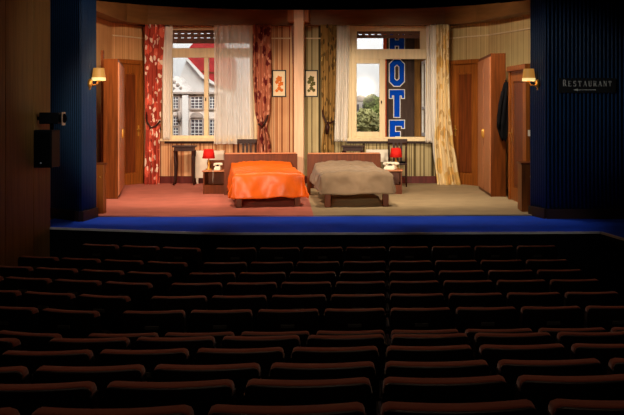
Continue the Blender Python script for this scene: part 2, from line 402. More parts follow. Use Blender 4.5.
w2 = window('window_2', RW, 'right room window with one casement swung open',
    [(357, 420, 31, 49), (356.5, 379.3, 63, 132)],
    [(351, 355, 26, 139.5), (426, 431, 26, 139.5), (355, 426, 26, 31), (355, 357, 31, 49), (420, 426, 31, 49), (355, 426, 49, 59), (355, 426, 137, 139.5),
     (355, 356.6, 59, 137), (379.3, 385.3, 59, 137), (356.6, 379.3, 59, 63.5), (356.6, 379.3, 131.7, 137)],
    [(348.5, 351.5, 25, 140), (430.5, 437, 25, 140)], 'frame_cream')
MB().box(bx(343), bx(439), BACK-0.16, BACK, bz(141), bz(138.2)).build('window_sill', 'frame_cream', w2, bevel=0.006)
MB().box(bx(347), bx(436), BACK-0.05, BACK, bz(143.5), bz(141)).build('sill_shadow_ledge', 'wood_chair', w2)  # same dark ledge, shadow below the sill put into the colour
MB().tube([(bx(381.5), BACK-0.005, bz(101)), (bx(381.5), BACK-0.035, bz(101)), (bx(381.5), BACK-0.035, bz(103.5))], 0.012).build('handle', 'wood_chair', w2)
MB().tube([(bx(206), BACK-0.005, bz(98)), (bx(206), BACK-0.035, bz(98)), (bx(206), BACK-0.035, bz(101))], 0.012).build('handle', 'wood_chair', w1)
# open casement of the right window
cs = bpy.data.objects.new('open_casement', None); C.objects.link(cs); cs.parent = w2
cs.location = (bx(425.4), BACK+0.1, 0); cs.rotation_euler.z = math.radians(95)
zz0, zz1 = bz(136.5), bz(59.5)
MB().box(0, 0.07, -0.045, 0, zz0, zz1).box(0.55, 0.62, -0.045, 0, zz0, zz1).box(0.07, 0.55, -0.045, 0, zz0, zz0+0.07).box(0.07, 0.55, -0.045, 0, zz1-0.07, zz1).box(0.07, 0.55, -0.045, 0, bz(109), bz(106.5)).build('casement_frame', 'sash_white', cs)
MB().box(0.07, 0.55, -0.025, -0.02, zz0+0.07, zz1-0.07).build('pane', 'window_glass', cs)
# roller shutters with rows of light slots
def shutter(parent, p0, p1, ytop, ybot, rows, n):
    x0, x1 = bx(p0), bx(p1); y0, y1 = BACK+0.07, BACK+0.09
    z1_, z0_ = bz(ytop), bz(ybot)
    edges = [z1_]
    m = MB(); pitch = (x1-x0)/n; hole = pitch*0.52
    last = z1_
    for r_ in rows:
        za, zb = bz(r_-0.38), bz(r_+0.38)
        m.box(x0, x1, y0, y1, za, last)
        for i in range(n+1):
            a = x0+i*pitch-(pitch-hole)/2; b = a+(pitch-hole)
            m.box(max(a, x0), min(b, x1), y0, y1, zb, za)
        last = zb
    m.box(x0, x1, y0, y1, z0_, last)
    return m.build('roller_shutter', 'blind_dark', parent)
shutter(w1, 172, 250, 30, 43.2, (33.2, 37.6), 12); shutter(w2, 357, 420, 31, 38, (34.2,), 10)

# ------------------------------------------------------------------ curtains
def curtain(name, label, cat, D, pts, m_, folds, amp, uvs, group=None, ties=None, nu=None):
    """pts: list of (y_px, left_px, right_px) from top to bottom; cloth hangs at depth D with real folds"""
    ys = [p[0] for p in pts]
    def at(y):
        for a, b in zip(pts[:-1], pts[1:]):
            if y <= b[0]:
                f = (y-a[0])/(b[0]-a[0]); f = f*f*(3-2*f)*0.6+f*0.4
                return a[1]+(b[1]-a[1])*f, a[2]+(b[2]-a[2])*f
        return pts[-1][1:]
    ph = random.random()*6; top, bot = ys[0], ys[-1]
    def fn(u, v):
        y = top+(bot-top)*v; l, r = at(y)
        uu = u+0.018*math.sin(u*folds*2*PI*0.5+ph+v*1.3)
        a = amp*(0.75+0.25*math.sin(v*3+u*5+ph))
        d = 1.5*a*math.sin(u*folds*2*PI+ph)+a*0.35*math.sin(u*folds*4.3*PI+ph*2+v*2.0)
        return (X(l+(r-l)*uu, D), D+d, Z(y, D)+0.006*math.sin(u*folds*2*PI))
    o = MB().grid(fn, nu or folds*10, 40, uvs).build(name, m_, None, smooth=True)
    md = o.modifiers.new('thickness', 'SOLIDIFY'); md.thickness = 0.004 if 'sheer' not in m_ else 0.001
    if 'sheer' in m_: o.modifiers.remove(md)
    return tag(o, label, cat, group)
CD = 19.30
curtain('floral_drape', 'red drape with cream flowers at the far left of the left window', 'curtain', CD,
        [(24.5, 144, 163.5), (70, 144, 161), (118, 144.5, 160), (131, 145.5, 159), (150, 144.5, 159), (186, 144, 159)], 'drape_red', 4, 0.05, (0.9, 3.2), 'floral drapes')
curtain('floral_drape', 'maroon and pink flowered drape between left window and orange flower picture', 'curtain', CD,
        [(24.5, 252, 270.5), (70, 252, 271), (110, 254, 270), (128, 258, 267), (145, 256, 270), (186, 255, 271)], 'drape_maroon', 4, 0.05, (0.9, 3.2), 'floral drapes')
curtain('floral_drape', 'olive gold drape tied back between green picture and right window', 'curtain', CD,
        [(24.5, 321, 336), (70, 321.5, 336), (110, 322, 335), (125, 324, 333), (145, 322, 334), (186, 321, 335)], 'drape_olive', 3, 0.05, (0.9, 3.2), 'floral drapes')
curtain('floral_drape', 'long cream flowered drape flaring onto the floor right of the right window', 'curtain', CD-0.15,
        [(24.5, 436, 449), (70, 436.5, 449), (110, 436, 450), (140, 434, 453), (165, 435, 457), (187.3, 437, 461)], 'drape_cream', 4, 0.05, (1.0, 3.2), 'floral drapes')
curtain('cream_lining', 'plain cream curtain edge hanging inside the cream flowered drape', 'curtain', CD+0.02,
        [(24.5, 430, 438), (120, 431, 439), (150, 433, 441), (184, 437.5, 440.5)], 'net_white', 2, 0.03, (1, 3))
SD = 19.42
curtain('sheer_curtain', 'narrow white sheer at the left edge of the left window', 'curtain', SD,
        [(25, 161.5, 172.5), (60, 162, 171.5), (110, 162.5, 170), (139.5, 163, 170)], 'net_white', 3, 0.025, (1, 3), 'sheer window curtains')
curtain('sheer_curtain', 'wide see-through white sheer over the right half of the left window', 'curtain', SD,
        [(25, 213.5, 253), (80, 213.5, 253), (144, 213, 255)], 'sheer_white', 7, 0.03, (1, 3), 'sheer window curtains')
curtain('sheer_curtain', 'white net curtain gathered at the left edge of the right window', 'curtain', SD,
        [(25, 337, 350), (80, 336, 349), (141.5, 334.5, 347.5)], 'net_white', 4, 0.03, (1, 3), 'sheer window curtains')
curtain('sheer_curtain', 'white net curtain gathered at the right edge of the right window', 'curtain', SD,
        [(25, 426, 436.5), (80, 427, 436), (142.5, 425, 436.5)], 'net_white', 3, 0.03, (1, 3), 'sheer window curtains')
def tieback(label, pts, D, m_='wood_chair'):
    o = MB().tube([(X(px, D), d, Z(py, D)) for px, py, d in pts], 0.022, 6).build('curtain_tieback', m_, smooth=True)
    return tag(o, label, 'tieback', 'curtain tiebacks')
tieback('dark tieback cord around the red flowered drape', [(145, 112, 19.3), (147, 122, 19.2), (151, 128, 19.19), (156, 126, 19.2), (159, 121, 19.3)], 19.2)
tieback('dark tieback cord around the maroon drape', [(268, 112, 19.3), (266.5, 120, 19.2), (262, 127, 19.19), (258, 124, 19.25)], 19.2)
tieback('dark tieback cord around the olive gold drape', [(322.5, 106, 19.3), (323, 116, 19.2), (326, 122, 19.19), (330, 123, 19.2), (334, 121, 19.3)], 19.2)
o = MB().tube([(X(327.5, 19.15), 19.15, Z(122, 19.15)), (X(327.5, 19.15), 19.14, Z(127, 19.15)), (X(327, 19.15), 19.15, Z(134, 19.15))], [0.02, 0.05, 0.03], 8).build('tassel', 'wood_chair', smooth=True)
tag(o, 'dark tassel hanging from the olive drape tieback', 'tassel')
# blind winder boxes beside the left window
t = thing('blind_winder', 'small dark blind winder box on the wall left of the left window', 'winder', (X(159, 19.6), BACK, Z(117.5, 19.6)))
MB().box(-0.045, 0.045, -0.05, 0, -0.05, 0.05).build('winder_box', 'wood_chair', t, bevel=0.01)
MB().tube([(0, -0.04, -0.05), (0.02, -0.04, -0.16), (0.05, -0.04, -0.27)], 0.012, 6).build('crank', 'wood_chair', t)

# ------------------------------------------------------------------ doors and wooden units at the sides
def door(name, label, a, b, height, handle_side, H0=FZ, frame_w=0.09):
    A = Vector((*a, 0)); B = Vector((*b, 0)); L = (B-A).length; ang = math.atan2(B.y-A.y, B.x-A.x)
    d = place(name, (a[0], a[1], H0), ang); d['label'] = label
    fw = min(frame_w, L*0.16); h = height
    MB().box(0, fw, -0.07, 0.0, 0, h-fw).box(L-fw, L, -0.07, 0.0, 0, h-fw).box(-0.02, L+0.02, -0.09, 0, h-fw, h).build('door_frame', 'wood_red', d, bevel=0.006)
    lf = MB().box(fw, L-fw, -0.03, 0.0, 0, h-fw).build('door_leaf', 'wood_red', d)
    sw = (L-2*fw)*0.17
    x0, x1 = fw+0.004, L-fw-0.004
    MB().box(x0, x0+sw, -0.05, -0.03, 0, h-fw-0.004).box(x1-sw, x1, -0.05, -0.03, 0, h-fw-0.004).box(x0+sw, x1-sw, -0.05, -0.03, h-fw-0.18, h-fw-0.004).box(x0+sw, x1-sw, -0.05, -0.03, 0, 0.22).build('stile_frame', 'wood_red', d)
    for za, zb in ((0.22, h-fw-0.18),):
        MB().box(x0+sw+0.03, x1-sw-0.03, -0.042, -0.03, za+0.03, zb-0.03).build('panel', 'wood_dark', d, bevel=0.005)
    hx = x0+sw*0.5 if handle_side < 0 else x1-sw*0.5
    hp = MB().box(hx-0.02, hx+0.02, -0.056, -0.05, 1.0, 1.22).build('handle_plate', 'brass', d)
    MB().tube([(hx, -0.056, 1.14), (hx, -0.10, 1.14), (hx-handle_side*0.09, -0.10, 1.14)], 0.012, 8).build('handle', 'brass', d, smooth=True)
    return d
def lerp(a, b, f): return (a[0]+(b[0]-a[0])*f, a[1]+(b[1]-a[1])*f)
door('door_1', 'brown wooden door in the left room beside the red drape', lerp((XL, BACK), C1L, 0.86), lerp((XL, BACK), C1L, 0.06), 2.58, 1)
door('door_2', 'brown wooden door in the right room beside the cream drape', lerp((XR, BACK), C1R, 0.05), lerp((XR, BACK), C1R, 0.80), 2.58, -1)
def closet(label, pts, h, face, hp, name='tall_cupboard'):
    """pts ccw outline: tall narrow wooden unit that juts out from the side wall; face = two points of the wide lit side"""
    cx = sum(p[0] for p in pts)/4; cy = sum(p[1] for p in pts)/4
    t = thing(name, label, 'cupboard', (cx, cy, FZ), 0, 'tall cupboards jutting from the side walls')
    loc = [(p[0]-cx, p[1]-cy) for p in pts]
    MB().prism(loc, 0, h).build('carcass', 'wood_carcass', t, bevel=0.006)
    (a, b) = face; A = Vector((a[0]-cx, a[1]-cy, 0)); B = Vector((b[0]-cx, b[1]-cy, 0)); d = (B-A).normalized(); n_ = Vector((d.y, -d.x, 0))
    if n_.dot(A+B) < 0: n_ = -n_
    L = (B-A).length
    for i in range(2):
        p, q = A+d*(0.02+i*L/2), A+d*(L/2*(i+1)-0.02)
        o = [p, q, q+n_*0.02, p+n_*0.02]
        lf = MB().add([(v.x, v.y, 0.06) for v in o]+[(v.x, v.y, h-0.06) for v in o], [(0, 3, 2, 1), (4, 5, 6, 7), (0, 1, 5, 4), (1, 2, 6, 5), (2, 3, 7, 6), (3, 0, 4, 7)]).build('door', 'wood_light', t)
        c = A+d*(L/2+(0.08 if i else -0.08))+n_*0.03
        MB().ball((c.x, c.y, 1.10), 0.035, sc=(0.8, 0.8, 2.6)).build('handle', 'brass', lf, smooth=True)
    return t
closet('tall wooden cupboard jutting out beside the left door', [(-4.90, 16.06), (-4.645, 16.06), (-5.20, 18.35), (-5.47, 18.35)], 2.42, ((-4.645, 16.06), (-5.20, 18.35)), 0)
closet('tall wooden cupboard by the right door with a black coat hung on it', [(1.838, 16.44), (2.10, 16.44), (2.08, 18.24), (1.80, 18.24)], 2.54, ((1.838, 16.44), (1.80, 18.24)), 0)
# near door of the right room, set in its own wooden casing
door('door_3', 'narrow wooden door at the far right of the set by the wall lamp', (X(512, 16.0), 16.0), (X(530, 15.0), 15.0), 2.28, -1)
wall_seg('wall_right_wing', (X(512, 16.0), 16.03), (X(530.5, 15.0), 15.03), 'wood_red', 'wooden wing behind the narrow right door', H=2.24, t=0.05)
# low pillars at the two ends of the set
def pillar(label, x0, x1, y0, y1, h):
    t = thing('low_cabinet', label, 'cabinet', ((x0+x1)/2, (y0+y1)/2, FZ))
    a, b = (x1-x0)/2, (y1-y0)/2
    MB().box(-a, a, -b, b, 0, h-0.02).build('body', 'wood_red', t, bevel=0.005)
    MB().box(-a-0.012, a+0.012, -b-0.012, b+0.012, h-0.02, h+0.005).build('top', 'wood_dark', t)
    MB().ball((a*0.55, -b-0.012, h-0.2), 0.016).build('knob', 'brass', t, smooth=True)
    return t
pillar('low wooden cabinet beside the left blue pillar', X(88, 13.7), X(103.2, 13.7), 13.72, 13.86, 0.74)
pillar('low wooden cabinet beside the right blue pillar', X(521.5, 14.0), X(533, 14.0), 13.98, 14.42, 0.73)
o = MB().box(-0.02, 0.02, -0.01, 0.01, -0.05, 0.05).build('light_switch', 'white_enamel', None, loc=(X(528.6, 15.05), 14.98, Z(133, 15)))
tag(o, 'small white light switch right of the narrow door', 'switch')
# thin wooden strip on the left side wall
struct(MB().box(-0.02, 0.02, -0.03, 0.03, FZ, 2.62).build('trim_%d' % k, 'wood_dark', None, loc=(X(102.6, 16.6), 16.6, 0)), 'thin upright wooden strip by the left cupboard'); k += 1

# ------------------------------------------------------------------ proscenium
def ribbed(name, outline, faces, H, label):
    """blue pillar: body outline + half round ribs on its seen faces"""
    o = struct(MB().prism(outline, 0.0, H).build(name, 'navy_ground'), label)
    seg = 6; r = 0.0145
    m = MB()
    vs_ = [(r*math.cos(PI*i/seg), -r*math.sin(PI*i/seg), z) for z in (0.14, H) for i in range(seg+1)]
    m.add(vs_, [(i, i+1, seg+2+i, seg+1+i) for i in range(seg)]+[tuple(range(seg, -1, -1)), tuple(range(seg+1, 2*seg+2))])
    me = m.mesh('rib', 'navy', smooth=True)
    for a, b in faces:
        A = Vector((*a, 0)); B = Vector((*b, 0)); L = (B-A).length; ang = math.atan2(B.y-A.y, B.x-A.x)
        n = int(L/0.056)
        for i in range(n):
            p = A+(B-A)*((i+0.5)/n)
            inst(me, 'rib', o, (p.x, p.y, 0), ang)
        MB().box(0, L, -0.035, 0.0, 0.0, 0.14).build('plinth', 'plinth_brown', o, loc=(a[0], a[1], 0), rotz=ang)
    return o
LA, LB, LC = (-4.245, 12.90), (-4.212, 13.46), (-4.88, 13.46)
ribbed('wall_proscenium_left', [LC, LA, LB], [(LC, LA), (LA, LB)], 5.0, 'dark blue ribbed pillar left of the stage opening')
RE, RF, RG, RH = (2.115, 13.72), (2.27, 13.25), (4.6, 13.25), (4.6, 13.72)
ribbed('wall_proscenium_right', [RE, RF, RG, RH], [(RE, RF), (RF, RG)], 5.0, 'dark blue ribbed wall right of the stage opening')
# black sagging border across the top of the opening
n = 40; pts = []
BD = 13.5
for i in range(n+1):
    f = i/n; pxx = 92+(527-92)*f
    s = (pxx-310)/215.0
    pts.append((X(pxx, BD), Z(9.6-9.5*abs(s)**2.6, BD)))
border = MB().slab([(pts[0][0], 6.0)]+pts+[(pts[-1][0], 6.0)], BD, BD+0.04).build('border_cloth', 'black_cloth')
tag(border, 'black border cloth sagging across the top of the stage opening', 'curtain')

# auditorium side walls and tiers
WX = -4.43
wl = struct(MB().box(WX-0.1, WX-0.02, -1.0, 12.25, -1.2, 5.0).build('wall_left', 'hall_dark'), 'brown panelled left wall of the auditorium')
for i in range(6):
    d0 = 11.67-0.86*i
    d1 = 12.24 if i == 0 else 11.67-0.86*(i-1)-0.012
    MB().box(WX-0.02, WX, d0, d1, -1.0, 5.0).build('panel', 'hall_panel', wl, bevel=0.004)
struct(MB().box(4.6, 4.7, -1.0, 13.72, -1.2, 5.0).build('wall_right', 'hall_dark'), 'dark right wall of the auditorium')

# rows of theatre seats: depth of the row and height of the seat-back top below the eye
wid = [43, 46, 49.7, 54, 59, 66, 74.6, 84, 94, 114, 136, 171]
ytop = [246.6, 260.8, 271, 281, 293.8, 308, 330.0, 334.2, 346, 361.5, 377.5, 402.5]
ROWD = [F*0.5/w_ for w_ in wid]
ROWH = [(y-VY)*0.5/w_ for y, w_ in zip(ytop, wid)]
SH = 0.88
TC = math.tan(math.radians(2.9)); TL = math.tan(math.radians(13.5)); HX = -2.12
def rowline(D, x):
    return D+x*TC if x > HX else D+HX*TC+(HX-x)*TL
floorz = [EYE-h-SH for h in ROWH]
for i in range(1, 12): floorz[i] = max(floorz[i], floorz[i-1]-0.06)
for i, D in enumerate(ROWD):
    front = D+0.42 if i else None
    back = ROWD[i+1]+0.42 if i < 11 else D-1.2
    xs = [WX, HX, 4.6]
    if i == 0: fr = [(4.6, 13.0), (WX, 13.0)]
    else: fr = [(x, rowline(front, x)) for x in reversed(xs)]
    bk = [(x, rowline(back, x)) for x in xs]
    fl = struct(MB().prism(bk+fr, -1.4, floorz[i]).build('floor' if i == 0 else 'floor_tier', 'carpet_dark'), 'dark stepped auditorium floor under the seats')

def seat_meshes():
    W = 0.452; R = {}
    N = 14
    def section(x, th_f, th_b, z0, z1, lean=0.10, rc=0.026, rr=0.012):
        e = max(0, abs(x)-(W/2-rc))/rc
        top = z1-rc*0.8*(1-math.sqrt(max(0, 1-e*e)))
        yc = 0.35*x*x*2-0.02      # ends curve towards the stage
        L = []
        def P(y, z): return (x, y+yc-(z-z0)*lean, z)
        L.append(P(th_f, z0)); L.append(P(th_f, top-rr))
        L.append(P(th_f-rr*0.3, top-rr*0.3)); L.append(P(th_f-rr, top))
        L.append(P(th_b+rr, top)); L.append(P(th_b+rr*0.3, top-rr*0.3)); L.append(P(th_b, top-rr)); L.append(P(th_b, z0))
        return L
    def swept(name, m_, *a, **kw):
        m = MB(); S = []
        xs = [-W/2+W*(0.5-0.5*math.cos(PI*i/N)) for i in range(N+1)]
        for x in xs: S += section(x, *a, **kw)
        q = 8
        fs = [(i*q+j, i*q+(j+1) % q, (i+1)*q+(j+1) % q, (i+1)*q+j) for i in range(N) for j in range(q)]
        fs += [tuple(range(q-1, -1, -1)), tuple(N*q+j for j in range(q))]
        m.add(S, fs)
        return m.mesh(name, m_, smooth=True)
    R['backrest'] = swept('backrest', 'velvet_red', 0.068, 0.0, 0.36, SH, rr=0.012)
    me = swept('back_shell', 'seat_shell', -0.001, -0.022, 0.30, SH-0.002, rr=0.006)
    bm = bmesh.new(); bm.from_mesh(me)
    for s in (-1, 1):  # dark side plates, added so the velvet's lit edges read as shaded
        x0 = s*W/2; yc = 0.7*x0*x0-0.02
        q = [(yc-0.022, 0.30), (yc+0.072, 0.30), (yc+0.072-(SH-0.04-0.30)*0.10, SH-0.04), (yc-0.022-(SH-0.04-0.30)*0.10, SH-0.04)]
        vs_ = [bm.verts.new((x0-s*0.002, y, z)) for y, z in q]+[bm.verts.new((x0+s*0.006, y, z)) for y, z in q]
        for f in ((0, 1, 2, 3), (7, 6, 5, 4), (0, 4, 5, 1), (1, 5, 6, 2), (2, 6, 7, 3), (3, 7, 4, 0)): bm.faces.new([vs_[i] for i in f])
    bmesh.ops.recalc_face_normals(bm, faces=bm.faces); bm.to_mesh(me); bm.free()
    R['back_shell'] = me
    m = MB()
    def cush(u, v): return None
    m.box(-0.21, 0.21, -0.04, 0.04, -0.17, 0.17)
    me = m.mesh('seat_cushion', 'seat_under', smooth=True, bevel=0.03)
    for v in me.vertices:                        # tipped up against the back
        x, y, z = v.co; a = math.radians(-14)
        v.co = (x, y*math.cos(a)-z*math.sin(a)+0.18, y*math.sin(a)+z*math.cos(a)+0.52)
    R['seat_cushion'] = me
    for s, nm in ((-1, 'l'), (1, 'r')):
        x = s*0.2385
        m = MB(); m.slab([(0, 0), (0, 0)], 0, 0) if False else None
        prof = [(-0.06, 0), (0.30, 0), (0.30, 0.03), (0.14, 0.08), (0.12, 0.40), (0.30, 0.55), (0.30, 0.585), (-0.05, 0.585), (-0.02, 0.3)]
        n_ = len(prof)
        m.add([(x-0.0105, y, z) for y, z in prof]+[(x+0.0115, y, z) for y, z in prof],
              [tuple(range(n_)), tuple(range(2*n_-1, n_-1, -1))]+[(i, (i+1) % n_, n_+(i+1) % n_, n_+i) for i in range(n_)])
        R['side_'+nm] = m.mesh('side_leg', 'seat_iron')
        m = MB().box(x-0.011, x+0.011, -0.03, 0.31, 0.587, 0.612)
        R['arm_'+nm] = m.mesh('armrest', 'seat_shell', bevel=0.005)
    R['plate'] = MB().box(-0.05, 0.05, -0.004, 0.004, -0.012, 0.012).mesh('number_plate', 'plate_metal')
    return R
SM = seat_meshes()
ORD = ['first', 'second', 'third', 'fourth', 'fifth', 'sixth', 'seventh', 'eighth', 'ninth', 'tenth', 'eleventh', 'twelfth']
def add_seat(x, y, z, rz, label):
    t = thing('theatre_seat', label, 'theatre seat', (x, y, z), rz, 'rows of folding theatre seats')
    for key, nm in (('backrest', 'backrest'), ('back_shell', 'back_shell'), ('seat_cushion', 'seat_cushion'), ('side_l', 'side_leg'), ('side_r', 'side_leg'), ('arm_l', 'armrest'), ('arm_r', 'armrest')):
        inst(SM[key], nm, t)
    p = inst(SM['plate'], 'number_plate', t, (0, -0.0215-0.02-0.1*0.47-0.003, 0.77)); p.rotation_euler.x = 0.1
    return t
for i, D in enumerate(ROWD):
    s = F/D
    seats = []
    sh = [0]*8+[-0.03, -0.036, -0.042, -0.046]
    for kx in range(8):
        d = -1.75+0.5*kx+0.005+sh[i]
        ang = math.radians(2.9)
        seats.append(('c', kx, d*math.cos(ang), D+d*math.sin(ang), ang))
    ang = -math.radians(13.5)
    for kx in range(5):
        d = (kx+0.5)*0.52
        seats.append(('l', kx, HX-0.005-d*math.cos(ang), D+HX*TC+d*math.sin(-ang)-0.01, ang))
    limit = 3 if i == 0 else 5
    for blk, kx, x, y, rz in seats:
        px = VX+x*F/y; half = 0.25*F/y
        if px+half < 2 or px-half > 622: continue
        if blk == 'l' and kx >= limit: continue
        if x < -4.18: continue
        row = 'front row' if i == 0 else ORD[i]+' row from the stage'
        if blk == 'c':
            lab = 'centre block theatre seat, %s from right end, %s' % (ORD[7-kx], row)
        else:
            lab = 'angled left block theatre seat, %s left of block gap, %s' % (ORD[kx], row)
        add_seat(x, y, floorz[i], rz, lab)

# ------------------------------------------------------------------ beds
def cover(name, parent, mname, w_, L, top, dropf, drops, seed, rumple, flare, zback=None):
    U = w_/2+drops; V = L+dropf
    def fn(u, v):
        a = (u*2-1)*U; b = v*V
        oa = max(0.0, abs(a)-w_/2); ob = max(0.0, b-L); sg = 1 if a > 0 else -1
        drop = max(oa, ob)
        x = (sg*(w_/2+flare*oa) if oa > 0 else a)
        y = -(min(b, L)+flare*ob)
        if ob > 0 and oa > 0: x += sg*0.02; y -= 0.02
        if oa > 0: x += sg*0.022*math.sin(b*9+seed)*min(1, oa/0.15)
        if ob > 0: y -= 0.022*math.sin(a*11+seed*1.7)*min(1, ob/0.12)
        z = top-drop*0.985
        crown = 0.03*(1-(a/(w_/2))**2) if oa == 0 else 0
        if ob == 0 and oa == 0: z += crown+(0.06*max(0, 1-b/0.45) if b < 0.45 else 0)
        q = Vector((a*3.2, b*3.2, seed))
        nz = noise.noise(q)*0.6+noise.noise(q*2.3)*0.35+0.25*noise.noise(Vector((a*9+b*5, b*3, seed)))
        rid = (1-2*abs(noise.noise(Vector((a*4.2+b*2.1, b*3.0-a*1.5, seed+9)))))*0.8+(1-2*abs(noise.noise(Vector((a*10-b*6, b*8+a*3, seed+20)))))*0.55
        nz += 0.55*rid
        if drop == 0: z += nz*rumple
        else:
            if ob >= oa: y -= nz*rumple*0.8
            else: x += sg*nz*rumple*0.8
            z += 0.03*noise.noise(Vector((a*3, b*3, seed+4)))*drop/0.3
        return (x, y, z)
    o = MB().grid(fn, 72, 96, (w_, L)).build(name, mname, parent, smooth=True)
    md = o.modifiers.new('thickness', 'SOLIDIFY'); md.thickness = 0.012; md.offset = 1
    sm = o.modifiers.new('smooth', 'SMOOTH'); sm.iterations = 1; sm.factor = 0.4
    return o
def bed(label, cover_label, cover_name, mname, head, foot, wd, rumple, seed, dropf, drops):
    hx, hy = head; fx, fy = foot
    ang = math.atan2(fx-hx, hy-fy); L = math.hypot(fx-hx, fy-hy)
    t = thing('single_bed', label, 'bed', (hx, hy, FZ), ang, 'hotel beds')
    hb = MB().box(-wd/2, wd/2, -0.03, 0.03, 0.12, 0.735).build('headboard', 'wood_bed', t, bevel=0.006)
    MB().box(-wd/2-0.012, wd/2+0.012, -0.042, 0.042, 0.735, 0.76).build('top_cap', 'wood_light', hb, bevel=0.004)
    for s in (-1, 1):
        MB().box(s*wd/2-0.03, s*wd/2+0.03, -0.032, 0.032, 0, 0.735).build('headboard_post', 'wood_bed', t)
    iw = wd-0.22
    for s in (-1, 1):
        MB().box(s*iw/2-0.025, s*iw/2+0.025, -L+0.1, -0.03, 0.24, 0.30).build('side_rail', 'wood_dark', t)
        MB().box(s*0.46-0.045, s*0.46+0.045, -L, -L+0.09, 0, 0.30).build('leg', 'wood_bed', t, bevel=0.005)
    MB().box(-iw/2+0.07, iw/2-0.07, -L+0.35, -L+0.39, 0.25, 0.30).build('foot_rail', 'wood_dark', t)
    MB().box(-iw/2-0.01, iw/2+0.01, -L+0.03, -0.035, 0.30, 0.485).build('mattress', 'sheet_white', t, bevel=0.04)
    MB().box(-iw/2+0.12, iw/2-0.12, -0.42, -0.08, 0.485, 0.525).build('pillow', 'sheet_white', t, bevel=0.025)
    c = cover(cover_name, None, mname, iw+0.03, L-0.04, 0.515, dropf, drops, seed, rumple, 0.15)
    c.location = (hx+math.sin(ang)*0.05, hy-math.cos(ang)*0.05, FZ); c.rotation_euler.z = ang
    tag(c, cover_label, 'bedspread', 'bedspreads')
    return t
bed('bed with brown headboard under the orange bedspread', 'shiny orange bedspread draped over the left bed', 'orange_bedspread', 'satin_orange', (X(261, 16.94), 16.94), (X(268.5, 14.68), 14.68), 1.26, 0.024, 3.0, 0.37, 0.34)
bed('bed with brown headboard under the grey-brown bedspread', 'rumpled grey-brown bedspread draped over the right bed', 'grey_bedspread', 'cover_grey', (X(344, 16.94), 16.94), (X(357, 14.68), 14.68), 1.28, 0.036, 8.0, 0.31, 0.28)

# ------------------------------------------------------------------ bedside tables, lamps, phones
def nightstand(label, px0, px1, D, h, back):
    x0, x1 = X(px0, D), X(px1, D); wd = x1-x0
    t = thing('bedside_table', label, 'bedside table', ((x0+x1)/2, D, FZ), 0, 'bedside tables'); a = wd/2; dp = 0.42
    MB().box(-a, -a+0.025, 0, dp, 0, h-0.025).build('side_panel', 'wood_bed', t)
    MB().box(a-0.025, a, 0, dp, 0, h-0.025).build('side_panel', 'wood_bed', t)
    MB().box(-a-0.02, a+0.02, -0.02, dp, h-0.025, h).build('top', 'wood_light', t, bevel=0.004)
    MB().box(-a+0.025, a-0.025, 0.01, dp, 0.0, 0.16).build('drawer', 'wood_bed', t)
    MB().box(-a+0.025, a-0.025, dp-0.02, dp, 0.16, h-0.025).build('back_panel', 'wood_dark', t)
    if back: MB().box(-a, a, dp, dp+0.03, 0.0, h+0.17).build('raised_back', 'wood_bed', t)
    return t
ND = 17.0
nightstand('open wooden bedside table left of the orange bed', 203, 225, ND, 0.43, True)
nightstand('wooden bedside table right of the grey bed', 386, 402, ND, 0.44, False)
def lamp(label, x, y, z, h):
    t = thing('table_lamp', label, 'lamp', (x, y, z), 0, 'red bedside lamps')
    MB().lathe([(0.058, 0), (0.062, 0.004), (0.065, 0.012), (0.03, 0.025), (0.018, 0.06), (0.03, 0.10), (0.032, 0.13), (0.014, 0.17), (0.01, h-0.14)], seg=14).build('base', 'brass', t, smooth=True)
    prof = [(0.118, h-0.17), (0.088, h)]
    MB().lathe(prof, seg=24, caps=False).build('shade', 'shade_red', t, smooth=True).modifiers.new('thickness', 'SOLIDIFY').thickness = 0.004
    MB().ball((0, 0, h-0.11), 0.028).build('bulb', 'white_enamel', t, smooth=True)
    return t
lamp('brass lamp with red shade on the left bedside table', X(208.7, ND+0.25), ND+0.25, FZ+0.43, 0.38)
lamp('lamp with red shade on the right bedside table before the chair', X(396, ND+0.28), ND+0.28, FZ+0.44, 0.39)
def phone(label, x, y, z, rz):
    t = thing('telephone', label, 'telephone', (x, y, z), rz, 'cream telephones')
    def ring(w_, d_, zz, y0=0): return [(-w_, y0-d_, zz), (w_, y0-d_, zz), (w_, y0+d_, zz), (-w_, y0+d_, zz)]
    m = MB(); rr = ring(0.085, 0.09, 0)+ring(0.085, 0.088, 0.03)+ring(0.055, 0.045, 0.085, 0.03)
    m.add(rr, [(3, 2, 1, 0)]+[(i*4+j, i*4+(j+1) % 4, i*4+4+(j+1) % 4, i*4+4+j) for i in range(2) for j in range(4)]+[(8, 9, 10, 11)])
    m.build('body', 'phone_white', t, bevel=0.008)
    hs = MB().tube([(-0.105, 0.03, 0.075), (-0.10, 0.03, 0.104), (-0.06, 0.03, 0.112), (0.06, 0.03, 0.112), (0.10, 0.03, 0.104), (0.105, 0.03, 0.085)], [0.03, 0.03, 0.022, 0.022, 0.03, 0.03], 10).build('handset', 'phone_white', t, smooth=True)
    MB().add(*[[(0.042*math.cos(2*PI*i/16), -0.04+0.032*math.sin(2*PI*i/16), 0.064+0.038*math.sin(2*PI*i/16)) for i in range(16)], [tuple(range(16))]]).build('dial', 'black_plastic', t)
    return t
ph1 = phone('white telephone beside the brass lamp on the left bedside table', X(217.8, ND+0.16), ND+0.16, FZ+0.43, 0.0); ph1.scale = (0.68, 1, 1)
phone('cream telephone in front of the red lamp on the right bedside table', X(390.5, ND+0.1), ND+0.13, FZ+0.44, -0.3).scale = (1.25, 1.1, 1.05)
